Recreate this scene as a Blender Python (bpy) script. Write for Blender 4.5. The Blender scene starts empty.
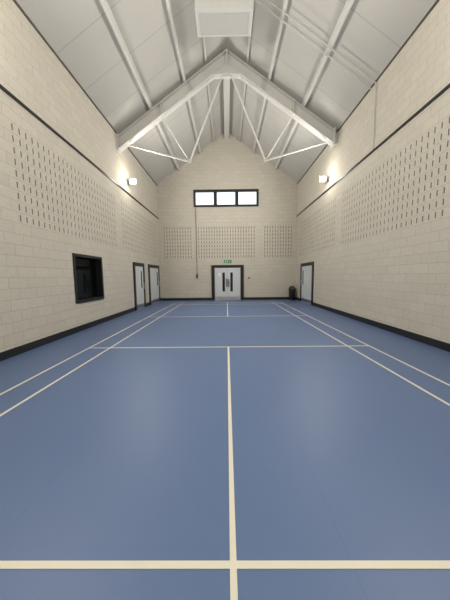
import bpy, bmesh, math
from mathutils import Vector, Matrix
S = bpy.context.scene
COL = S.collection
XL, XR, YB, YF = -4.22, 4.37, -3.0, 15.3
XC = (XL+XR)/2
EZ, RZ = 7.15, 10.16
SL = (RZ-EZ)/((XR-XL)/2)
def ceil_z(x): return RZ - SL*abs(x-XC)

# ---------- materials ----------
def new_mat(name):
    m = bpy.data.materials.new(name); m.use_nodes = True
    return m, m.node_tree.nodes, m.node_tree.links, m.node_tree.nodes["Principled BSDF"]
def plain(name, col, rough=0.5, metal=0.0, noise=0.04, emis=None, es=0):
    m, n, l, b = new_mat(name)
    nt = n.new("ShaderNodeTexNoise"); nt.inputs["Scale"].default_value = 9
    geo = n.new("ShaderNodeNewGeometry"); l.new(geo.outputs["Position"], nt.inputs["Vector"])
    mx = n.new("ShaderNodeMix"); mx.data_type = 'RGBA'
    mx.inputs[6].default_value = (*[c*(1-noise) for c in col], 1)
    mx.inputs[7].default_value = (*[min(1, c*(1+noise)) for c in col], 1)
    l.new(nt.outputs["Fac"], mx.inputs[0]); l.new(mx.outputs[2], b.inputs["Base Color"])
    b.inputs["Roughness"].default_value = rough; b.inputs["Metallic"].default_value = metal
    if emis:
        b.inputs["Emission Color"].default_value = (*emis, 1); b.inputs["Emission Strength"].default_value = es
    return m
def mth(n, l, op, a, b=None, c=None):
    x = n.new("ShaderNodeMath"); x.operation = op
    for i, v in enumerate((a, b, c)):
        if v is None: continue
        if isinstance(v, (int, float)): x.inputs[i].default_value = v
        else: l.new(v, x.inputs[i])
    return x.outputs[0]
def wall_mat(name, axis, groups, base=(0.575, 0.54, 0.468), pitch=0.165, half=.0145, hz=.062, scol=(0.13, 0.115, 0.095, 1)):
    m, n, l, b = new_mat(name)
    geo = n.new("ShaderNodeNewGeometry"); sp = n.new("ShaderNodeSeparateXYZ")
    l.new(geo.outputs["Position"], sp.inputs[0])
    u = sp.outputs[axis]; z = sp.outputs[2]
    cb = n.new("ShaderNodeCombineXYZ"); l.new(u, cb.inputs[0]); l.new(z, cb.inputs[1])
    br = n.new("ShaderNodeTexBrick"); l.new(cb.outputs[0], br.inputs["Vector"])
    br.inputs["Scale"].default_value = 1; br.inputs["Brick Width"].default_value = 0.44
    br.inputs["Row Height"].default_value = 0.22; br.inputs["Mortar Size"].default_value = 0.006
    br.inputs["Mortar Smooth"].default_value = 0.3
    br.inputs["Color1"].default_value = (*base, 1)
    br.inputs["Color2"].default_value = (*[c*0.94 for c in base], 1)
    br.inputs["Mortar"].default_value = (*[c*0.75 for c in base], 1)
    ns = n.new("ShaderNodeTexNoise"); ns.inputs["Scale"].default_value = 34; ns.inputs["Detail"].default_value = 5
    l.new(geo.outputs["Position"], ns.inputs["Vector"])
    mu = mth(n, l, 'ABSOLUTE', mth(n, l, 'SUBTRACT', mth(n, l, 'FLOORED_MODULO', u, pitch), pitch/2))
    mu = mth(n, l, 'LESS_THAN', mu, half)
    mz = mth(n, l, 'ABSOLUTE', mth(n, l, 'SUBTRACT', mth(n, l, 'FLOORED_MODULO', z, 0.22), 0.11))
    mz = mth(n, l, 'LESS_THAN', mz, hz)
    zr = mth(n, l, 'MULTIPLY', mth(n, l, 'GREATER_THAN', z, 2.64), mth(n, l, 'LESS_THAN', z, 4.62))
    g = None
    for a, c in groups:
        q = mth(n, l, 'MULTIPLY', mth(n, l, 'GREATER_THAN', u, a), mth(n, l, 'LESS_THAN', u, c))
        g = q if g is None else mth(n, l, 'MAXIMUM', g, q)
    mask = mth(n, l, 'MULTIPLY', mu, mz)
    mask = mth(n, l, 'MULTIPLY', mask, zr)
    if g is not None: mask = mth(n, l, 'MULTIPLY', mask, g)
    else: mask = mth(n, l, 'MULTIPLY', mask, 0.0)
    mt = n.new("ShaderNodeMix"); mt.data_type = 'RGBA'; mt.blend_type = 'MULTIPLY'; mt.inputs[0].default_value = 1
    vr = mth(n, l, 'MULTIPLY_ADD', ns.outputs["Fac"], 0.3, 0.85)
    cv = n.new("ShaderNodeCombineXYZ")
    for i in range(3): l.new(vr, cv.inputs[i])
    l.new(br.outputs["Color"], mt.inputs[6]); l.new(cv.outputs[0], mt.inputs[7])
    mx = n.new("ShaderNodeMix"); mx.data_type = 'RGBA'
    l.new(mask, mx.inputs[0]); l.new(mt.outputs[2], mx.inputs[6]); mx.inputs[7].default_value = scol  # slots stay flat; dark colour stands in for the shade inside them
    l.new(mx.outputs[2], b.inputs["Base Color"])
    h = mth(n, l, 'SUBTRACT', mth(n, l, 'MULTIPLY', ns.outputs["Fac"], 1.2), br.outputs["Fac"])
    h = mth(n, l, 'SUBTRACT', h, mth(n, l, 'MULTIPLY', mask, 3.0))
    bp = n.new("ShaderNodeBump"); bp.inputs["Strength"].default_value = 0.5; bp.inputs["Distance"].default_value = 0.006
    l.new(h, bp.inputs["Height"]); l.new(bp.outputs[0], b.inputs["Normal"])
    b.inputs["Roughness"].default_value = 0.75
    return m
SG = [(4.95, 9.405), (9.9, 14.685)]
M_left = wall_mat("painted_blockwork_left", 1, SG)
M_right = wall_mat("painted_blockwork_right", 1, SG)
M_far = wall_mat("painted_blockwork_far", 0, [(-3.96, -2.145), (-1.815, 1.815), (2.31, 4.125)], pitch=.165, half=.020, hz=.066, scol=(.15, .135, .115, 1))
M_back = wall_mat("painted_blockwork_back", 0, [])

def floor_mat():
    m, n, l, b = new_mat("blue_vinyl")
    geo = n.new("ShaderNodeNewGeometry"); sp = n.new("ShaderNodeSeparateXYZ")
    l.new(geo.outputs["Position"], sp.inputs[0])
    n1 = n.new("ShaderNodeTexNoise"); n1.inputs["Scale"].default_value = 0.7; n1.inputs["Detail"].default_value = 6
    l.new(geo.outputs["Position"], n1.inputs["Vector"])
    n2 = n.new("ShaderNodeTexNoise"); n2.inputs["Scale"].default_value = 220
    l.new(geo.outputs["Position"], n2.inputs["Vector"])
    mx = n.new("ShaderNodeMix"); mx.data_type = 'RGBA'
    mx.inputs[6].default_value = (0.089, 0.146, 0.292, 1); mx.inputs[7].default_value = (0.110, 0.174, 0.336, 1)
    l.new(n1.outputs["Fac"], mx.inputs[0])
    mu = mth(n, l, 'ABSOLUTE', mth(n, l, 'SUBTRACT', mth(n, l, 'FLOORED_MODULO', mth(n, l, 'ADD', sp.outputs[0], 0.35), 2.0), 1.0))
    seam = mth(n, l, 'MULTIPLY', mth(n, l, 'LESS_THAN', mu, 0.003), 0.25)
    m2 = n.new("ShaderNodeMix"); m2.data_type = 'RGBA'
    l.new(seam, m2.inputs[0]); l.new(mx.outputs[2], m2.inputs[6]); m2.inputs[7].default_value = (0.05, 0.08, 0.15, 1)
    l.new(m2.outputs[2], b.inputs["Base Color"])
    r = mth(n, l, 'MULTIPLY_ADD', n1.outputs["Fac"], 0.14, 0.38)
    l.new(r, b.inputs["Roughness"])
    bp = n.new("ShaderNodeBump"); bp.inputs["Strength"].default_value = 0.08; bp.inputs["Distance"].default_value = 0.001
    l.new(n2.outputs["Fac"], bp.inputs["Height"]); l.new(bp.outputs[0], b.inputs["Normal"])
    return m
def ceil_mat():
    m, n, l, b = new_mat("white_roof_panels")
    geo = n.new("ShaderNodeNewGeometry"); sp = n.new("ShaderNodeSeparateXYZ")
    l.new(geo.outputs["Position"], sp.inputs[0])
    mu = mth(n, l, 'ABSOLUTE', mth(n, l, 'SUBTRACT', mth(n, l, 'FLOORED_MODULO', sp.outputs[1], 1.2), 0.6))
    s = mth(n, l, 'MULTIPLY', mth(n, l, 'LESS_THAN', mu, 0.012), 0.45)
    m2 = n.new("ShaderNodeMix"); m2.data_type = 'RGBA'
    l.new(s, m2.inputs[0]); m2.inputs[6].default_value = (0.52, 0.508, 0.485, 1); m2.inputs[7].default_value = (0.25, 0.25, 0.24, 1)
    l.new(m2.outputs[2], b.inputs["Base Color"]); b.inputs["Roughness"].default_value = 0.8
    return m
M_floor = floor_mat(); M_ceil = ceil_mat()
M_line = plain("cream_line_paint", (0.72, 0.69, 0.58), 0.5)
M_black = plain("black_paint", (0.009, 0.010, 0.011), 0.45)
M_steel = plain("white_steel_paint", (0.63, 0.62, 0.60), 0.45)
M_conduit = plain("grey_conduit_paint", (0.54, 0.53, 0.51), 0.45)
M_trim = plain("grey_trim", (0.09, 0.088, 0.082), 0.5)
M_case = plain("off_white_casing", (0.54, 0.535, 0.52), 0.5)
M_door = plain("pale_grey_laminate", (0.60, 0.63, 0.66), 0.4)
M_dark = plain("dark_glass", (0.02, 0.022, 0.025), 0.12)
M_metal = plain("brushed_steel", (0.6, 0.6, 0.6), 0.3, 1.0)
M_green = plain("exit_green", (0.05, 0.22, 0.11), 0.4, emis=(0.02, 0.4, 0.15), es=0.06)
M_white = plain("white_plastic", (0.8, 0.8, 0.78), 0.4)
M_grille = plain("grey_grille", (0.46, 0.455, 0.44), 0.5)
M_lamp = plain("lamp_glass", (1, 1, 1), 0.3, emis=(1.0, 0.93, 0.80), es=60)
M_hatch = plain("dark_room_lining", (0.03, 0.03, 0.032), 0.6)
M_counter = plain("dark_counter", (0.11, 0.11, 0.11), 0.35)
M_red = plain("red_plastic", (0.5, 0.03, 0.02), 0.4)
def glass(name, fac, tint):
    m = bpy.data.materials.new(name); m.use_nodes = True
    n, l = m.node_tree.nodes, m.node_tree.links; n.clear()
    o = n.new("ShaderNodeOutputMaterial"); t = n.new("ShaderNodeBsdfTransparent"); g = n.new("ShaderNodeBsdfGlossy")
    g.inputs["Roughness"].default_value = 0.04
    t.inputs[0].default_value = tint
    mx = n.new("ShaderNodeMixShader"); mx.inputs[0].default_value = fac
    l.new(t.outputs[0], mx.inputs[1]); l.new(g.outputs[0], mx.inputs[2]); l.new(mx.outputs[0], o.inputs[0])
    return m
M_glass = glass("window_glass", .05, (0.95, 0.97, 0.97, 1))
M_hglass = glass("hatch_glass", .025, (0.8, 0.84, 0.88, 1))

# ---------- helpers ----------
def finish(name, bm, mat, parent=None, loc=(0, 0, 0), bevel=0, smooth=False, **props):
    me = bpy.data.meshes.new(name); bmesh.ops.recalc_face_normals(bm, faces=bm.faces)
    bm.to_mesh(me); bm.free()
    for mm in (mat if isinstance(mat, (list, tuple)) else [mat]): me.materials.append(mm)
    if smooth:
        for p in me.polygons: p.use_smooth = True
    ob = bpy.data.objects.new(name, me); COL.objects.link(ob); ob.location = loc
    if parent: ob.parent = parent
    if bevel:
        md = ob.modifiers.new("bevel", 'BEVEL'); md.width = bevel; md.segments = 2; md.limit_method = 'ANGLE'
    for k, v in props.items(): ob[k] = v
    return ob
def bbox(bm, a, b, mi=0):
    x0, y0, z0 = a; x1, y1, z1 = b
    v = [bm.verts.new(p) for p in [(x0,y0,z0),(x1,y0,z0),(x1,y1,z0),(x0,y1,z0),(x0,y0,z1),(x1,y0,z1),(x1,y1,z1),(x0,y1,z1)]]
    for f in [(0,3,2,1),(4,5,6,7),(0,1,5,4),(1,2,6,5),(2,3,7,6),(3,0,4,7)]:
        bm.faces.new([v[i] for i in f]).material_index = mi
def box(name, a, b, mat, parent=None, bevel=0, **p):
    bm = bmesh.new(); c = [(a[i]+b[i])/2 for i in range(3)] if not parent else [0, 0, 0]
    if not parent: c[2] = min(a[2], b[2])
    bbox(bm, [a[i]-c[i] for i in range(3)], [b[i]-c[i] for i in range(3)])
    return finish(name, bm, mat, parent, c, bevel, **p)
def boxes(name, lst, mat, parent=None, bevel=0, **p):
    bm = bmesh.new()
    for a, b in lst: bbox(bm, a, b)
    return finish(name, bm, mat, parent, (0, 0, 0), bevel, **p)
def empty(name, loc, **p):
    e = bpy.data.objects.new(name, None); COL.objects.link(e); e.location = loc; e.empty_display_size = 0.2
    for k, v in p.items(): e[k] = v
    return e
def tube_bm(bm, pts, r, seg=10):
    for p, q in zip(pts[:-1], pts[1:]):
        p = Vector(p); q = Vector(q); d = q-p
        M = Matrix.Translation((p+q)/2) @ d.to_track_quat('Z', 'Y').to_matrix().to_4x4()
        bmesh.ops.create_cone(bm, cap_ends=True, segments=seg, radius1=r, radius2=r, depth=d.length, matrix=M)
    for p in pts[1:-1]:
        bmesh.ops.create_uvsphere(bm, u_segments=seg, v_segments=6, radius=r, matrix=Matrix.Translation(p))
def tube(name, pts, r, mat, parent=None, **p):
    bm = bmesh.new(); tube_bm(bm, pts, r); return finish(name, bm, mat, parent, smooth=False, **p)
def wall(name, mat, fn, ulen, holes, thick, gable=None, label=""):
    us = sorted(set([ulen[0], ulen[1]]+[h[i] for h in holes for i in (0, 1)]))
    zs = sorted(set([0, EZ]+[h[i] for h in holes for i in (2, 3)]))
    bm = bmesh.new()
    def q(*ps): bm.faces.new([bm.verts.new(fn(*p)) for p in ps])
    for i in range(len(us)-1):
        for j in range(len(zs)-1):
            a, b, c, d = us[i], us[i+1], zs[j], zs[j+1]
            if any(h[0] <= a and b <= h[1] and h[2] <= c and d <= h[3] for h in holes): continue
            for t in (0, thick): q((a, c, t), (b, c, t), (b, d, t), (a, d, t))
    for a, b, c, d in holes+[(ulen[0], ulen[1], 0, EZ)]:
        q((a, c, 0), (b, c, 0), (b, c, thick), (a, c, thick))
        if not (gable and (a, b) == tuple(ulen)): q((a, d, 0), (b, d, 0), (b, d, thick), (a, d, thick))
        q((a, c, 0), (a, d, 0), (a, d, thick), (a, c, thick)); q((b, c, 0), (b, d, 0), (b, d, thick), (b, c, thick))
    if gable:
        for t in (0, thick): q((ulen[0], EZ, t), (ulen[1], EZ, t), (XC, RZ, t))
        q((ulen[0], EZ, 0), (XC, RZ, 0), (XC, RZ, thick), (ulen[0], EZ, thick))
        q((ulen[1], EZ, 0), (XC, RZ, 0), (XC, RZ, thick), (ulen[1], EZ, thick))
    bmesh.ops.remove_doubles(bm, verts=bm.verts, dist=0.0005)
    return finish(name, bm, mat, kind="structure", label=label, category="wall")

# ---------- shell ----------
HT = (6.62, 8.15, 0.80, 2.20)
wall("wall_left", M_left, lambda u, z, t: (XL-t, u, z), (YB, YF), [HT], 0.3, label="cream painted blockwork side wall with acoustic slots")
wall("wall_right", M_right, lambda u, z, t: (XR+t, u, z), (YB, YF), [], 0.3, label="cream painted blockwork side wall with acoustic slots")
WN = (-2.0, 2.0, 5.77, 6.80)
wall("wall_back", M_far, lambda u, z, t: (u, YF+t, z), (XL, XR), [WN], 0.3, True, label="cream blockwork gable end wall")
wall("wall_front", M_back, lambda u, z, t: (u, YB-t, z), (XL, XR), [], 0.3, True, label="cream blockwork gable wall")
box("floor", (XL-0.3, YB-0.3, -0.2), (XR+0.3, YF+0.3, 0), M_floor, kind="structure", label="blue vinyl sports floor", category="floor")
bm = bmesh.new()
prof = [(XL, EZ), (XC, RZ), (XR, EZ), (XR+0.3, EZ), (XR+0.3, EZ+0.25), (XC, RZ+0.4), (XL-0.3, EZ+0.25), (XL-0.3, EZ)]
va = [bm.verts.new((x, YB-0.3, z)) for x, z in prof]; vb = [bm.verts.new((x, YF+0.3, z)) for x, z in prof]
for i in range(len(prof)):
    j = (i+1) % len(prof); bm.faces.new([va[i], va[j], vb[j], vb[i]])
for v in (va, vb):
    bm.faces.new([v[0], v[1], v[5], v[6], v[7]]); bm.faces.new([v[1], v[2], v[3], v[4], v[5]])
finish("ceiling", bm, M_ceil, kind="structure", label="white panelled pitched roof lining", category="ceiling")

# ---------- court ----------
CX, NY, HL, LW = 0.02, 7.05, 6.7, 0.036
L = []
for s in (-1, 1):
    for w in (3.05, 2.59):
        x = CX+s*(w-LW/2); L.append(((x-LW/2, NY-HL, 0.0), (x+LW/2, NY+HL, 0.003)))
for y in (NY-HL+.02, NY-HL+.76+.02, NY-1.98, NY+1.98, NY+HL-.78, NY+HL-.02):
    L.append(((CX-3.05, y-LW/2, 0.0), (CX+3.05, y+LW/2, 0.0032)))
for s in (-1, 1):
    a, b = sorted((NY+s*1.98, NY+s*HL)); L.append(((CX-LW/2, a, 0), (CX+LW/2, b, 0.0034)))
boxes("court_marking", L, M_line, label="cream badminton court lines painted on the blue floor", category="floor marking")

# ---------- openings / doors ----------
def side_door(n, side, y0, y1, h, label):
    xw = XL if side < 0 else XR; s = 1 if side < 0 else -1
    e = empty("door_%d" % n, (xw, (y0+y1)/2, 0), kind="structure", label=label, category="door")
    def B(name, d0, d1, a, b, z0, z1, mat, **k):
        X = sorted((s*d0, s*d1)); yc = (y0+y1)/2
        return box(name, (X[0], a-yc, z0), (X[1], b-yc, z1), mat, e, **k)
    f = 0.17; yc = (y0+y1)/2
    X = sorted((0.0, s*0.05))
    boxes("frame", [((X[0], y0-yc, 0), (X[1], y0+f-yc, h)), ((X[0], y1-f-yc, 0), (X[1], y1-yc, h)), ((X[0], y0+f-yc, h-f), (X[1], y1-f-yc, h))], M_black, e)
    B("leaf", 0.0, 0.025, y0+f, y1-f, 0.01, h-f, M_door)
    B("vision_panel", 0.025, 0.032, y1-f-0.32, y1-f-0.2, 1.0, 1.8, M_dark)
    B("kick_plate", 0.025, 0.03, y0+f+.03, y1-f-.03, 0.03, 0.22, M_metal)
    bmh = bmesh.new(); yh = y1-f-0.1-yc
    tube_bm(bmh, [(s*0.025, yh, .95), (s*0.08, yh, .95), (s*0.08, yh, 1.25), (s*0.025, yh, 1.25)], 0.012)
    finish("handle", bmh, M_metal, e)
side_door(1, -1, 10.85, 12.25, 2.2, "pale grey door in a black frame")
side_door(2, -1, 12.95, 14.95, 2.2, "pale grey door in a black frame near the corner")
side_door(3, 1, 12.15, 14.2, 2.2, "pale grey door in a black frame beside the bin")
x0, x1, h = -0.97, 1.07, 2.22; xc = (x0+x1)/2
e = empty("door_4", (xc, YF, 0), kind="structure", label="pale grey double door in a black frame with dark vision panels", category="door")
hw = (x1-x0)/2
boxes("frame", [((-hw, -0.06, 0), (-hw+.2, 0, h)), ((hw-.2, -0.06, 0), (hw, 0, h)), ((-hw+.2, -0.06, h-.17), (hw-.2, 0, h))], M_black, e)
for s in (-1, 1):
    X = sorted((s*0.01, s*(hw-.2)))
    box("leaf", (X[0], -.03, .01), (X[1], 0, h-.17), M_door, e)
    X = sorted((s*0.17, s*0.33)); box("vision_panel", (X[0], -.036, .55), (X[1], -.03, 1.75), M_dark, e)
    X = sorted((s*0.03, s*0.10)); box("push_plate", (X[0], -.036, .85), (X[1], -.03, 1.35), M_black, e)
    bmh = bmesh.new(); tube_bm(bmh, [(s*.065, -.036, .9), (s*.065, -.1, .9), (s*.065, -.1, 1.3), (s*.065, -.036, 1.3)], 0.015); finish("handle", bmh, M_metal, e)
    X = sorted((s*0.04, s*(hw-.23))); box("kick_plate", (X[0], -.035, .03), (X[1], -.03, .22), M_metal, e)
    box("hinge_stile", (s*(hw-.215)-.012, -.036, .05), (s*(hw-.215)+.012, -.03, h-.2), M_grille, e)
box("door_notice", (x0+.42, YF-.034, 1.5), (x0+.6, YF-.0305, 1.72), M_white, label="small white notice on the grey door leaf", category="sign")

# hatch window
u0, u1, z0, z1 = HT
e = empty("window_1", (XL, (u0+u1)/2, z0), kind="structure", label="black framed internal window to a dark room", category="window")
yc = (u0+u1)/2; a, b, H = u0-yc, u1-yc, z1-z0; f = .085
boxes("frame", [((-.3, a, 0), (.03, a+f, H)), ((-.3, b-f, 0), (.03, b, H)), ((-.3, a+f, H-f), (.03, b-f, H)), ((-.3, a+f, 0), (.05, b-f, f))], M_black, e, bevel=.005)
box("pane", (-.17, a+f, f), (-.16, b-f, H-f), M_hglass, e)
boxes("dark_room", [((-2.2, a-.6, -.8), (-2.15, b+.6, H+.3)), ((-2.15, a-.65, -.8), (-.3, a-.6, H+.3)), ((-2.15, b+.6, -.8), (-.3, b+.65, H+.3)),
                    ((-2.15, a-.6, H+.25), (-.3, b+.6, H+.3)), ((-2.15, a-.6, -.8), (-.3, b+.6, -.75))], M_hatch, e)
box("counter", (-.9, a-.5, -.08), (-.31, b+.5, -.02), M_counter, e)

# far window
e = empty("window_2", (0, YF, WN[2]), kind="structure", label="black framed strip window with three bright panes", category="window")
W = WN[1]; H = WN[3]-WN[2]; f = .13
fr = [((-W, -.03, 0), (W, .12, f)), ((-W, -.03, H-f), (W, .12, H)), ((-W, -.03, f), (-W+f, .12, H-f)), ((W-f, -.03, f), (W, .12, H-f))]
for x in (-.66, .66): fr.append(((x-.1, -.03, f), (x+.1, .12, H-f)))
boxes("frame", fr, M_black, e)
box("pane", (-W+f, .05, f), (-.76, .06, H-f), M_glass, e)
box("pane", (-.56, .05, f), (.56, .06, H-f), M_glass, e)
box("pane", (.76, .05, f), (W-f, .05+.01, H-f), M_glass, e)

def segs(lo, hi, gaps):
    out = []; c = lo
    for g in gaps: out.append((c, g[0])); c = g[1]
    out.append((c, hi)); return out
BH = .16
boxes("baseboard_left", [((XL, a, 0), (XL+.02, b, BH)) for a, b in segs(YB, YF, [(10.85, 12.25), (12.95, 14.95)])], M_black, kind="structure")
boxes("baseboard_right", [((XR-.02, a, 0), (XR, b, BH)) for a, b in segs(YB, YF, [(12.15, 14.2)])], M_black, kind="structure")
boxes("baseboard_back", [((a, YF-.02, 0), (b, YF, BH)) for a, b in segs(XL+.02, XR-.02, [(x0, x1)])], M_black, kind="structure")
box("trim_1", (XL, YB, 5.08), (XL+.03, YF, 5.14), M_black, kind="structure")
box("trim_2", (XR-.03, YB, 5.13), (XR, YF, 5.19), M_black, kind="structure")
box("trim_3", (XL, YB, EZ-.10), (XL+.03, YF, EZ-.055), M_trim, kind="structure")
box("trim_4", (XR-.03, YB, EZ-.10), (XR, YF, EZ-.055), M_trim, kind="structure")

# ---------- truss ----------
TY = 10.0
OFF = .17
tz = EZ-.65
T = empty("roof_truss", (XC, TY, tz), label="white painted steel roof truss with tie rods under the pitched ceiling", category="roof truss")
D, FW, FT, WT = .50, .28, .03, .025
sec = [(0, -FW/2), (0, FW/2), (-FT, FW/2), (-FT, WT/2), (-D+FT, WT/2), (-D+FT, FW/2), (-D, FW/2), (-D, -FW/2), (-D+FT, -FW/2), (-D+FT, -WT/2), (-FT, -WT/2), (-FT, -FW/2)]
HWID = (XR-XL)/2
for s in (-1, 1):
    end = HWID-(.05 if s < 0 else .2)
    bm = bmesh.new(); rings = []
    for X in (s*end, 0):
        zz = RZ-SL*abs(X)-OFF-tz
        rings.append([bm.verts.new((X, y, zz+o)) for o, y in sec])
    for i in range(12):
        j = (i+1) % 12; bm.faces.new([rings[0][i], rings[0][j], rings[1][j], rings[1][i]])
    for r in rings: bm.faces.new(r)
    finish("rafter", bm, M_steel, T)
    ze = RZ-SL*end-OFF-tz
    X = sorted((s*end, s*(end+.05)))
    box("end_plate", (X[0], -.17, ze-D-.08), (X[1], .17, ze+.04), M_steel, T)
    if s > 0: box("wall_bracket", (end+.05, -.06, ze-D), (HWID, .06, ze-.1), M_steel, T)
    for X in (1.4, 2.55):
        zz = RZ-SL*X-OFF-tz
        box("web_stiffener", (s*X-.012, -FW/2+.01, zz-D+FT), (s*X+.012, FW/2-.01, zz-FT), M_steel, T)
    nx = s*1.50; nz = 6.05-tz
    tube("tie_rod", [(s*3.85, 0, 6.70-tz), (nx, 0, nz)], .034, M_steel, T)
    tube("tie_rod", [(nx, 0, nz), (s*.12, 0, 9.3-tz)], .034, M_steel, T)
    tube("brace_rod", [(nx, 0, nz), (s*2.55, 0, RZ-SL*2.55-OFF-D-tz+.02)], .022, M_steel, T)
    box("node_plate", (nx-.06, -.025, nz-.06), (nx+.06, .025, nz+.06), M_steel, T)
bm = bmesh.new()
pts = [(-.62, 9.12-tz), (-.3, 9.14-tz), (.3, 9.14-tz), (.62, 9.12-tz), (0, 9.54-tz)]
va = [bm.verts.new((x, -.12, z)) for x, z in pts]; vb = [bm.verts.new((x, .12, z)) for x, z in pts]
bm.faces.new(va); bm.faces.new(vb[::-1])
for i in range(5): bm.faces.new([va[i], va[(i+1) % 5], vb[(i+1) % 5], vb[i]])
finish("apex_haunch", bm, M_steel, T)
box("apex_plate", (-.025, -.16, 9.3-tz), (.025, .16, 9.97-tz), M_steel, T)

def purlin(x, ya, yb, w=.08, d=.15, lab="white steel purlin running along the ceiling"):
    bm = bmesh.new(); sec = []
    for dx, dz in ((-w/2, 0), (w/2, 0), (w/2, -d), (-w/2, -d)):
        xx = x+dx; sec.append((dx, (ceil_z(xx)-ceil_z(x)) + dz-.005))
    a = [bm.verts.new((u, 0, z)) for u, z in sec]; b = [bm.verts.new((u, yb-ya, z)) for u, z in sec]
    for i in range(4): bm.faces.new([a[i], a[(i+1) % 4], b[(i+1) % 4], b[i]])
    bm.faces.new(a); bm.faces.new(b[::-1])
    finish("purlin", bm, M_steel, None, (x, ya, ceil_z(x)), label=lab, category="purlin", group="roof purlins")
for ox in (-2.93, -1.6, 1.6, 2.93): purlin(XC+ox, YB, YF)
for ox in (-.78, .78): purlin(XC+ox, YB, YF, .05, .09)
box("ridge_beam", (XC-.14, TY+.17, RZ-.42), (XC+.14, YF, RZ-.12), M_steel, label="white ridge beam from truss to gable wall", category="beam")

# conduits
for dy in (0, .22):
    y = 7.5+dy
    pts = [(XC+.1, y, ceil_z(XC+.1)-.19), (XR-.05, y, ceil_z(XR-.05)-.19)]
    if dy == 0: pts += [(XR-.03, y, 5.19)]
    tube("cable_conduit", pts, .017, M_conduit, label="thin grey conduit running down the roof slope", category="conduit", group="roof conduits")

# heater
HZ = 8.4
Hh = empty("ceiling_heater", (XC-.08, 7.3, HZ), label="white box heater unit hung beneath the roof ridge", category="heater")
boxes("casing", [((-.76, -.36, 0), (.76, .36, .55))], M_case, Hh, bevel=.02)
g = [((-.66, -.28, -.008), (.66, -.265, -.001)), ((-.66, .265, -.008), (.66, .28, -.001)), ((-.66, -.265, -.008), (-.645, .265, -.001)), ((.645, -.265, -.008), (.66, .265, -.001))]
boxes("access_panel", g+[((-.645, -.265, -.004), (.645, .265, -.001))], M_grille, Hh)
for x in (-.7, .7):
    for y in (-.3, .3): tube("hanger_rod", [(x, y, .55), (x, y, ceil_z(XC-.08+x)-HZ)], .012, M_steel, Hh)

# wall floodlights, plus an added rear pair for fill
def flood(side, y, z, power, spill=.17):
    xw = XL if side < 0 else XR; s = 1 if side < 0 else -1
    e = empty("floodlight", (xw, y, z), label="small wall mounted floodlight with glowing lens on a bracket", category="floodlight", group="hall floodlights")
    bm = bmesh.new(); bbox(bm, (min(0, s*.02), -.06, -.06), (max(0, s*.02), .06, .06)); tube_bm(bm, [(s*.01, 0, 0), (s*.2, 0, 0)], .015)
    finish("bracket", bm, M_conduit, e)
    TM = Matrix.Translation((s*.22, 0, 0)) @ Matrix.Rotation(-s*math.radians(45), 4, 'Z') @ Matrix.Rotation(s*math.radians(25), 4, 'Y') @ Matrix.Rotation(math.radians(12), 4, 'X')
    bm = bmesh.new(); bbox(bm, (-.04, -.14, -.105), (.04, .14, .105))
    for k in range(5): bbox(bm, ((-s*.04)-.02, -.11+k*.05, -.09), ((-s*.04)+.02, -.10+k*.05, .09))
    bm.transform(TM); finish("housing", bm, M_conduit, e, bevel=.01)
    bm = bmesh.new()
    bmesh.ops.create_uvsphere(bm, u_segments=20, v_segments=10, radius=1, matrix=TM @ Matrix.Translation((s*.04, 0, 0)) @ Matrix.Diagonal((.035, .125, .09, 1)))
    finish("lens", bm, M_lamp, e, smooth=True)
    ld = bpy.data.lights.new("floodlight_lamp", 'AREA'); ld.shape = 'RECTANGLE'; ld.size = .5; ld.size_y = .3; ld.energy = power
    ld.color = (1.0, .955, .87)
    lo = bpy.data.objects.new("floodlight_lamp", ld); COL.objects.link(lo)
    d = TM.to_3x3() @ Vector((s, 0, 0))
    lo.location = Vector((s*.22, 0, 0)) + d*.12; lo.rotation_euler = Vector((s, 0, 0)).to_track_quat('-Z', 'Y').to_euler(); lo.parent = e
    pd = bpy.data.lights.new("floodlight_spill", 'POINT'); pd.energy = power*spill; pd.shadow_soft_size = .15; pd.color = (1, .93, .80)
    po = bpy.data.objects.new("floodlight_spill", pd); COL.objects.link(po); po.parent = e; po.location = (s*.6, -.25, .0)
P = 225
for side in (-1, 1):
    flood(side, 10.7, 5.6, P)
    flood(side, -1.0, 5.8, P*.6)  # unseen pair behind the camera, added as fill light
    flood(side, 4.2, 6.1, P)

# exit sign
E = empty("exit_sign", (XC, YF, 2.34), label="green running man exit sign above the double door", category="sign")
EM = Matrix.Scale(.66, 4)
bm = bmesh.new(); bbox(bm, (-.36, -.03, 0), (.36, 0, .3)); bm.transform(EM); finish("panel", bm, M_green, E)
bm = bmesh.new()
bmesh.ops.create_cone(bm, cap_ends=True, segments=12, radius1=.026, radius2=.026, depth=.005, matrix=Matrix.Translation((-.17, -.0325, .245)) @ Matrix.Rotation(math.pi/2, 4, 'X'))
for p, q, r in [((-.18, .21), (-.21, .13), .02), ((-.21, .13), (-.15, .10), .013), ((-.15, .10), (-.16, .04), .012), ((-.21, .13), (-.26, .07), .013), ((-.26, .07), (-.31, .07), .012),
                ((-.18, .20), (-.12, .16), .009), ((-.18, .20), (-.25, .19), .009), ((-.25, .19), (-.27, .14), .009), ((.05, .15), (.22, .15), .014), ((.22, .15), (.15, .22), .014), ((.22, .15), (.15, .08), .014)]:
    tube_bm(bm, [(p[0], -.032, p[1]), (q[0], -.032, q[1])], r, 6)
bbox(bm, (-.07, -.035, .04), (-.03, -.03, .27)); bm.transform(EM)
finish("pictogram", bm, M_white, E)

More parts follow.
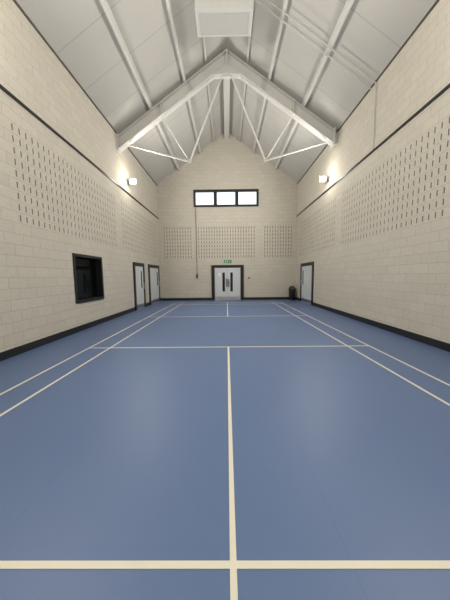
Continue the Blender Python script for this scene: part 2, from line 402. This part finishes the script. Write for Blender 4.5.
# window opener cord
C = empty("window_opener", (-1.88, YF, 1.4), label="thin dark winding cable hanging from the high window", category="window opener")
tube("cable", [(0, -.04, .3), (0, -.04, 4.37)], .012, M_black, C)
box("winder", (-.04, -.08, 0), (.04, 0, .28), M_black, C)

box("call_point", (1.35, YF-.05, 1.35), (1.45, YF, 1.45), M_red, label="small red call point beside the double door", category="call point")

# bin
Bn = empty("litter_bin", (4.06, 14.95, 0), label="black plastic litter bin with domed lid in the corner", category="bin")
def lathe(name, prof, mat, par):
    bm = bmesh.new(); N = 24; rs = []
    for r, z in prof: rs.append([bm.verts.new((r*math.cos(2*math.pi*i/N)*.88, r*math.sin(2*math.pi*i/N)*.88, z*.93)) for i in range(N)])
    for a, b in zip(rs[:-1], rs[1:]):
        for i in range(N): bm.faces.new([a[i], a[(i+1) % N], b[(i+1) % N], b[i]])
    bm.faces.new(rs[0]); bm.faces.new(rs[-1]); return finish(name, bm, mat, par, smooth=True)
lathe("body", [(.19, 0), (.2, .02), (.24, .66), (.245, .68)], M_black, Bn)
lathe("lid", [(.255, .66), (.255, .71), (.23, .80), (.17, .88), (.09, .93), (.02, .94)], M_black, Bn)
box("lid_flap", (-.09, -.205, .69), (.09, -.17, .78), M_counter, Bn)

# ---------- world / camera ----------
w = bpy.data.worlds.new("World"); S.world = w; w.use_nodes = True
w.node_tree.nodes["Background"].inputs[0].default_value = (.95, .98, 1, 1); w.node_tree.nodes["Background"].inputs[1].default_value = 1.8
S.view_settings.view_transform = 'Standard'; S.view_settings.look = 'None'
S.view_settings.exposure = 0.0
cd = bpy.data.cameras.new("Camera"); cam = bpy.data.objects.new("Camera", cd); COL.objects.link(cam); S.camera = cam
cd.sensor_fit = 'VERTICAL'; cd.sensor_height = 36; cd.sensor_width = 36; cd.lens = 14.4; cd.clip_start = .02
cam.matrix_world = Matrix.Translation((0, 0, 1.53)) @ Matrix.Rotation(math.radians(.48), 4, 'Z') @ Matrix.Rotation(math.radians(90-5.71), 4, 'X') @ Matrix.Rotation(math.radians(-.6), 4, 'Z')
